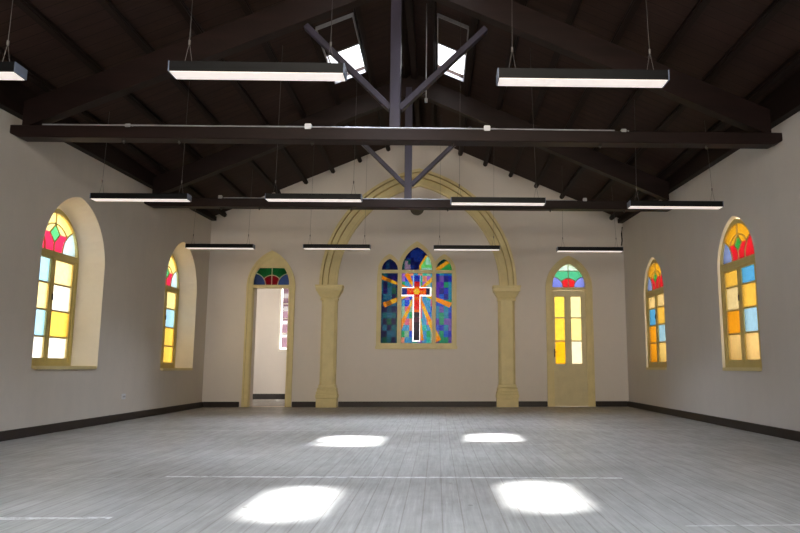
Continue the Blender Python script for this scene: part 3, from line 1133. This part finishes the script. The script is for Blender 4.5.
# ------------------------------------------------------------------ room beyond the open doorway
Y2 = 17.25
RX0, RX1, RZ = -5.3, -1.7, 3.35
bm = bmesh.new()
plate(bm, [(RX0, 0), (RX1, 0), (RX1, RZ), (RX0, RZ)], [[(-3.56, 1.16), (-2.86, 1.16), (-2.86, 2.78), (-3.56, 2.78)]],
      lambda u, v, t: (u, Y2 + t, v), 0, 0.25)
struct(finish('wall_side_room_back', bm, M_back))
bm = bmesh.new()  # left wall with an unseen opening added to light the side room
plate(bm, [(D + 0.35, 0), (Y2, 0), (Y2, RZ), (D + 0.35, RZ)], [[(15.5, 1.0), (16.2, 1.0), (16.2, 1.9), (15.5, 1.9)]],
      lambda u, v, t: (RX0 - t, u, v), 0, 0.25)
struct(finish('wall_side_room_left', bm, M_back))
bm = bmesh.new()
box(bm, RX1, RX1 + 0.2, D + 0.35, Y2, 0, RZ)
struct(finish('wall_side_room_right', bm, M_back))
bm = bmesh.new()
box(bm, RX0 - 0.25, RX1 + 0.2, D + 0.35, Y2 + 0.25, RZ, RZ + 0.12)
struct(finish('ceiling_side_room', bm, M_back))
skirt('baseboard_side_room', [(RX0, RX1, Y2 - 0.03, Y2, 0, 0.13), (RX1 - 0.03, RX1, D + 0.36, Y2 - 0.03, 0, 0.13)])
root = bpy.data.objects.new('window_%d' % wi, None)
COL.objects.link(root)
root.location = (-3.21, Y2, 1.16)
struct(root, 'white framed window seen through the open doorway', 'window')
bm = bmesh.new()
f3 = lambda u, v, t: (u, t, v)
plate(bm, [(-0.35, 0), (0.35, 0), (0.35, 1.62), (-0.35, 1.62)], [[(-0.31, 0.06), (-0.02, 0.06), (-0.02, 1.57), (-0.31, 1.57)], [(0.02, 0.09), (0.27, 0.09), (0.27, 1.56), (0.02, 1.56)]], f3, -0.03, 0.05)
M_white = mat_paint('white_gloss_paint', (0.85, 0.82, 0.75), 0.4, 0.03)
finish('window_frame', bm, M_white, root)
bm = bmesh.new()
for z in (0.45, 0.82, 1.19):
    box(bm, -0.27, 0.27, -0.01, 0.02, z - 0.012, z + 0.012)
finish('glazing_bar', bm, M_white, root)
grid_glass('glass', -0.28, 0.28, 0.08, 1.57, 0.03, lambda u, v: True, lambda u, v: (0.42, 0.26, 0.34) if (int(v * 9) % 3) else (0.9, 0.85, 0.9),
           lambda u, v, t: (u, 0.01, v), root, 0.16)
wi += 1

# ------------------------------------------------------------------ arch on the far wall
AXC = 0.005
arch = thing('chancel_arch', 'cream yellow pointed arch moulding on two pilasters, centre of the far wall', 'arch', (AXC, D - 0.003, 0))
ZC0, ZC1 = 2.15, 2.40
def ap(r, n=26):
    """arch line at distance r inside the outer edge"""
    a, h = 1.985 - r, 2.43 - r * 1.0
    R = (h * h + a * a) / (2 * a)
    th = math.asin(min(1, h / R))
    q = [(a - R + R * math.cos(th * k / n), ZC1 + R * math.sin(th * k / n)) for k in range(n + 1)]
    return q + [(-u, v) for u, v in q[:-1]][::-1]
bm = bmesh.new()
f3 = lambda u, v, t: (u, t, v)
ring(bm, ap(0.0), ap(0.055), f3, -0.16, 0.0)
ring(bm, ap(0.055), ap(0.075), f3, -0.06, 0.0)
ring(bm, ap(0.075), ap(0.165), f3, -0.135, 0.0)
ring(bm, ap(0.165), ap(0.188), f3, -0.035, 0.0)
ring(bm, ap(0.185), ap(0.30), f3, -0.10, 0.0)
ring(bm, ap(0.30), ap(0.345), f3, -0.075, 0.0)
finish('arch_moulding', bm, M_cream, arch)
for s, x0, x1 in ((-1, -1.925, -1.615), (1, 1.615, 1.945)):
    x0 -= AXC; x1 -= AXC
    xc, hw = (x0 + x1) / 2, (x1 - x0) / 2
    bm = bmesh.new()
    # shaft with a chamfered front and a shallow flute line
    c_ = 0.05
    prof = [(-hw, 0), (-hw, -0.10), (-hw + c_, -0.15), (hw - c_, -0.15), (hw, -0.10), (hw, 0)]
    A = [bm.verts.new((xc + u, y, 0.40)) for u, y in prof]
    B_ = [bm.verts.new((xc + u, y, ZC0 + 0.01)) for u, y in prof]
    for i in range(len(prof)):
        j = (i + 1) % len(prof)
        bm.faces.new((A[i], A[j], B_[j], B_[i]))
    bm.faces.new(A); bm.faces.new(B_)
    sh = finish('pilaster', bm, M_cream, arch)
    def mould(name, steps):
        bm = bmesh.new()
        rings_ = []
        for z, g in steps:
            rings_.append([bm.verts.new((xc + sx * (hw + g), yy, z)) for sx, yy in ((-1, 0.0), (-1, -0.15 - g), (1, -0.15 - g), (1, 0.0))])
        for a, b in zip(rings_, rings_[1:]):
            for i in range(4):
                j = (i + 1) % 4
                bm.faces.new((a[i], a[j], b[j], b[i]))
        bm.faces.new(rings_[0]); bm.faces.new(rings_[-1])
        return finish(name, bm, M_cream, sh)
    mould('capital', [(ZC0 - 0.05, 0.0), (ZC0 - 0.05, 0.018), (ZC0 - 0.02, 0.018), (ZC0, 0.006), (ZC0 + 0.03, 0.03), (ZC0 + 0.10, 0.07), (ZC0 + 0.12, 0.085),
                      (ZC0 + 0.135, 0.10), (ZC0 + 0.20, 0.105), (ZC0 + 0.21, 0.115), (ZC1, 0.115)])
    mould('pilaster_base', [(0.0, 0.045), (0.15, 0.045), (0.165, 0.04), (0.18, 0.055), (0.24, 0.06), (0.26, 0.045), (0.29, 0.05), (0.32, 0.03), (0.36, 0.035), (0.385, 0.012), (0.43, 0.012), (0.44, 0.0)])

# ------------------------------------------------------------------ small things
bm = bmesh.new()
tube(bm, [(0, 0, 0), (0, -0.05, 0)], 0.145, 32)
tube(bm, [(0, -0.05, 0), (0, -0.065, 0)], 0.11, 32)
v_ = finish('round_plaque', bm, M_brown, None, (-0.04, D, 4.02))
tag(v_, 'dull brown round plaque on the far wall just under the rear beam', 'plaque')

t = thing('wall_socket', 'small pale socket low on the left wall', 'socket', (-W, 10.4, 0.35))
bm = bmesh.new()
bbox(bm, 0, 0.012, -0.06, 0.06, -0.04, 0.04, 0.004)
finish('plate', bm, M_plastic, t)
bm = bmesh.new()
bm.free()
for y in (-0.03, 0.0, 0.03):
    bm = bmesh.new()
    box(bm, 0.012, 0.0135, y - 0.004, y + 0.004, -0.012, 0.012)
    finish('socket_slot', bm, M_metal, t)

bm = bmesh.new()
tube(bm, [(0.235, 8.3, 5.44), (0.235, 8.3, 4.15)], 0.006, 8)
tube(bm, [(0.235, 8.3, 4.15), (0.235, 8.3, 4.10)], 0.022, 10)
tag(finish('pull_rod', bm, M_galv), 'thin pale rod hanging from the ridge just right of the king post', 'rod')

bm = bmesh.new()
tube(bm, [(4.2, 13.78, 3.64), (4.16, 13.7, 3.50), (4.18, 13.75, 3.35), (4.17, 13.78, 3.25)], 0.012, 6)
tag(finish('loose_cable', bm, M_black), 'short loose black cable hanging in the far right corner under the eaves', 'cable')

# unseen wall added beyond the right wall to dim its windows
bm = bmesh.new()
plate(bm, [(-10, -0.13), (24, -0.13), (24, 5.5), (-10, 5.5)], [], lambda u, v, t: (9.0 + t, u, v), 0, 0.4)
struct(finish('wall_added_shade', bm, M_brick))
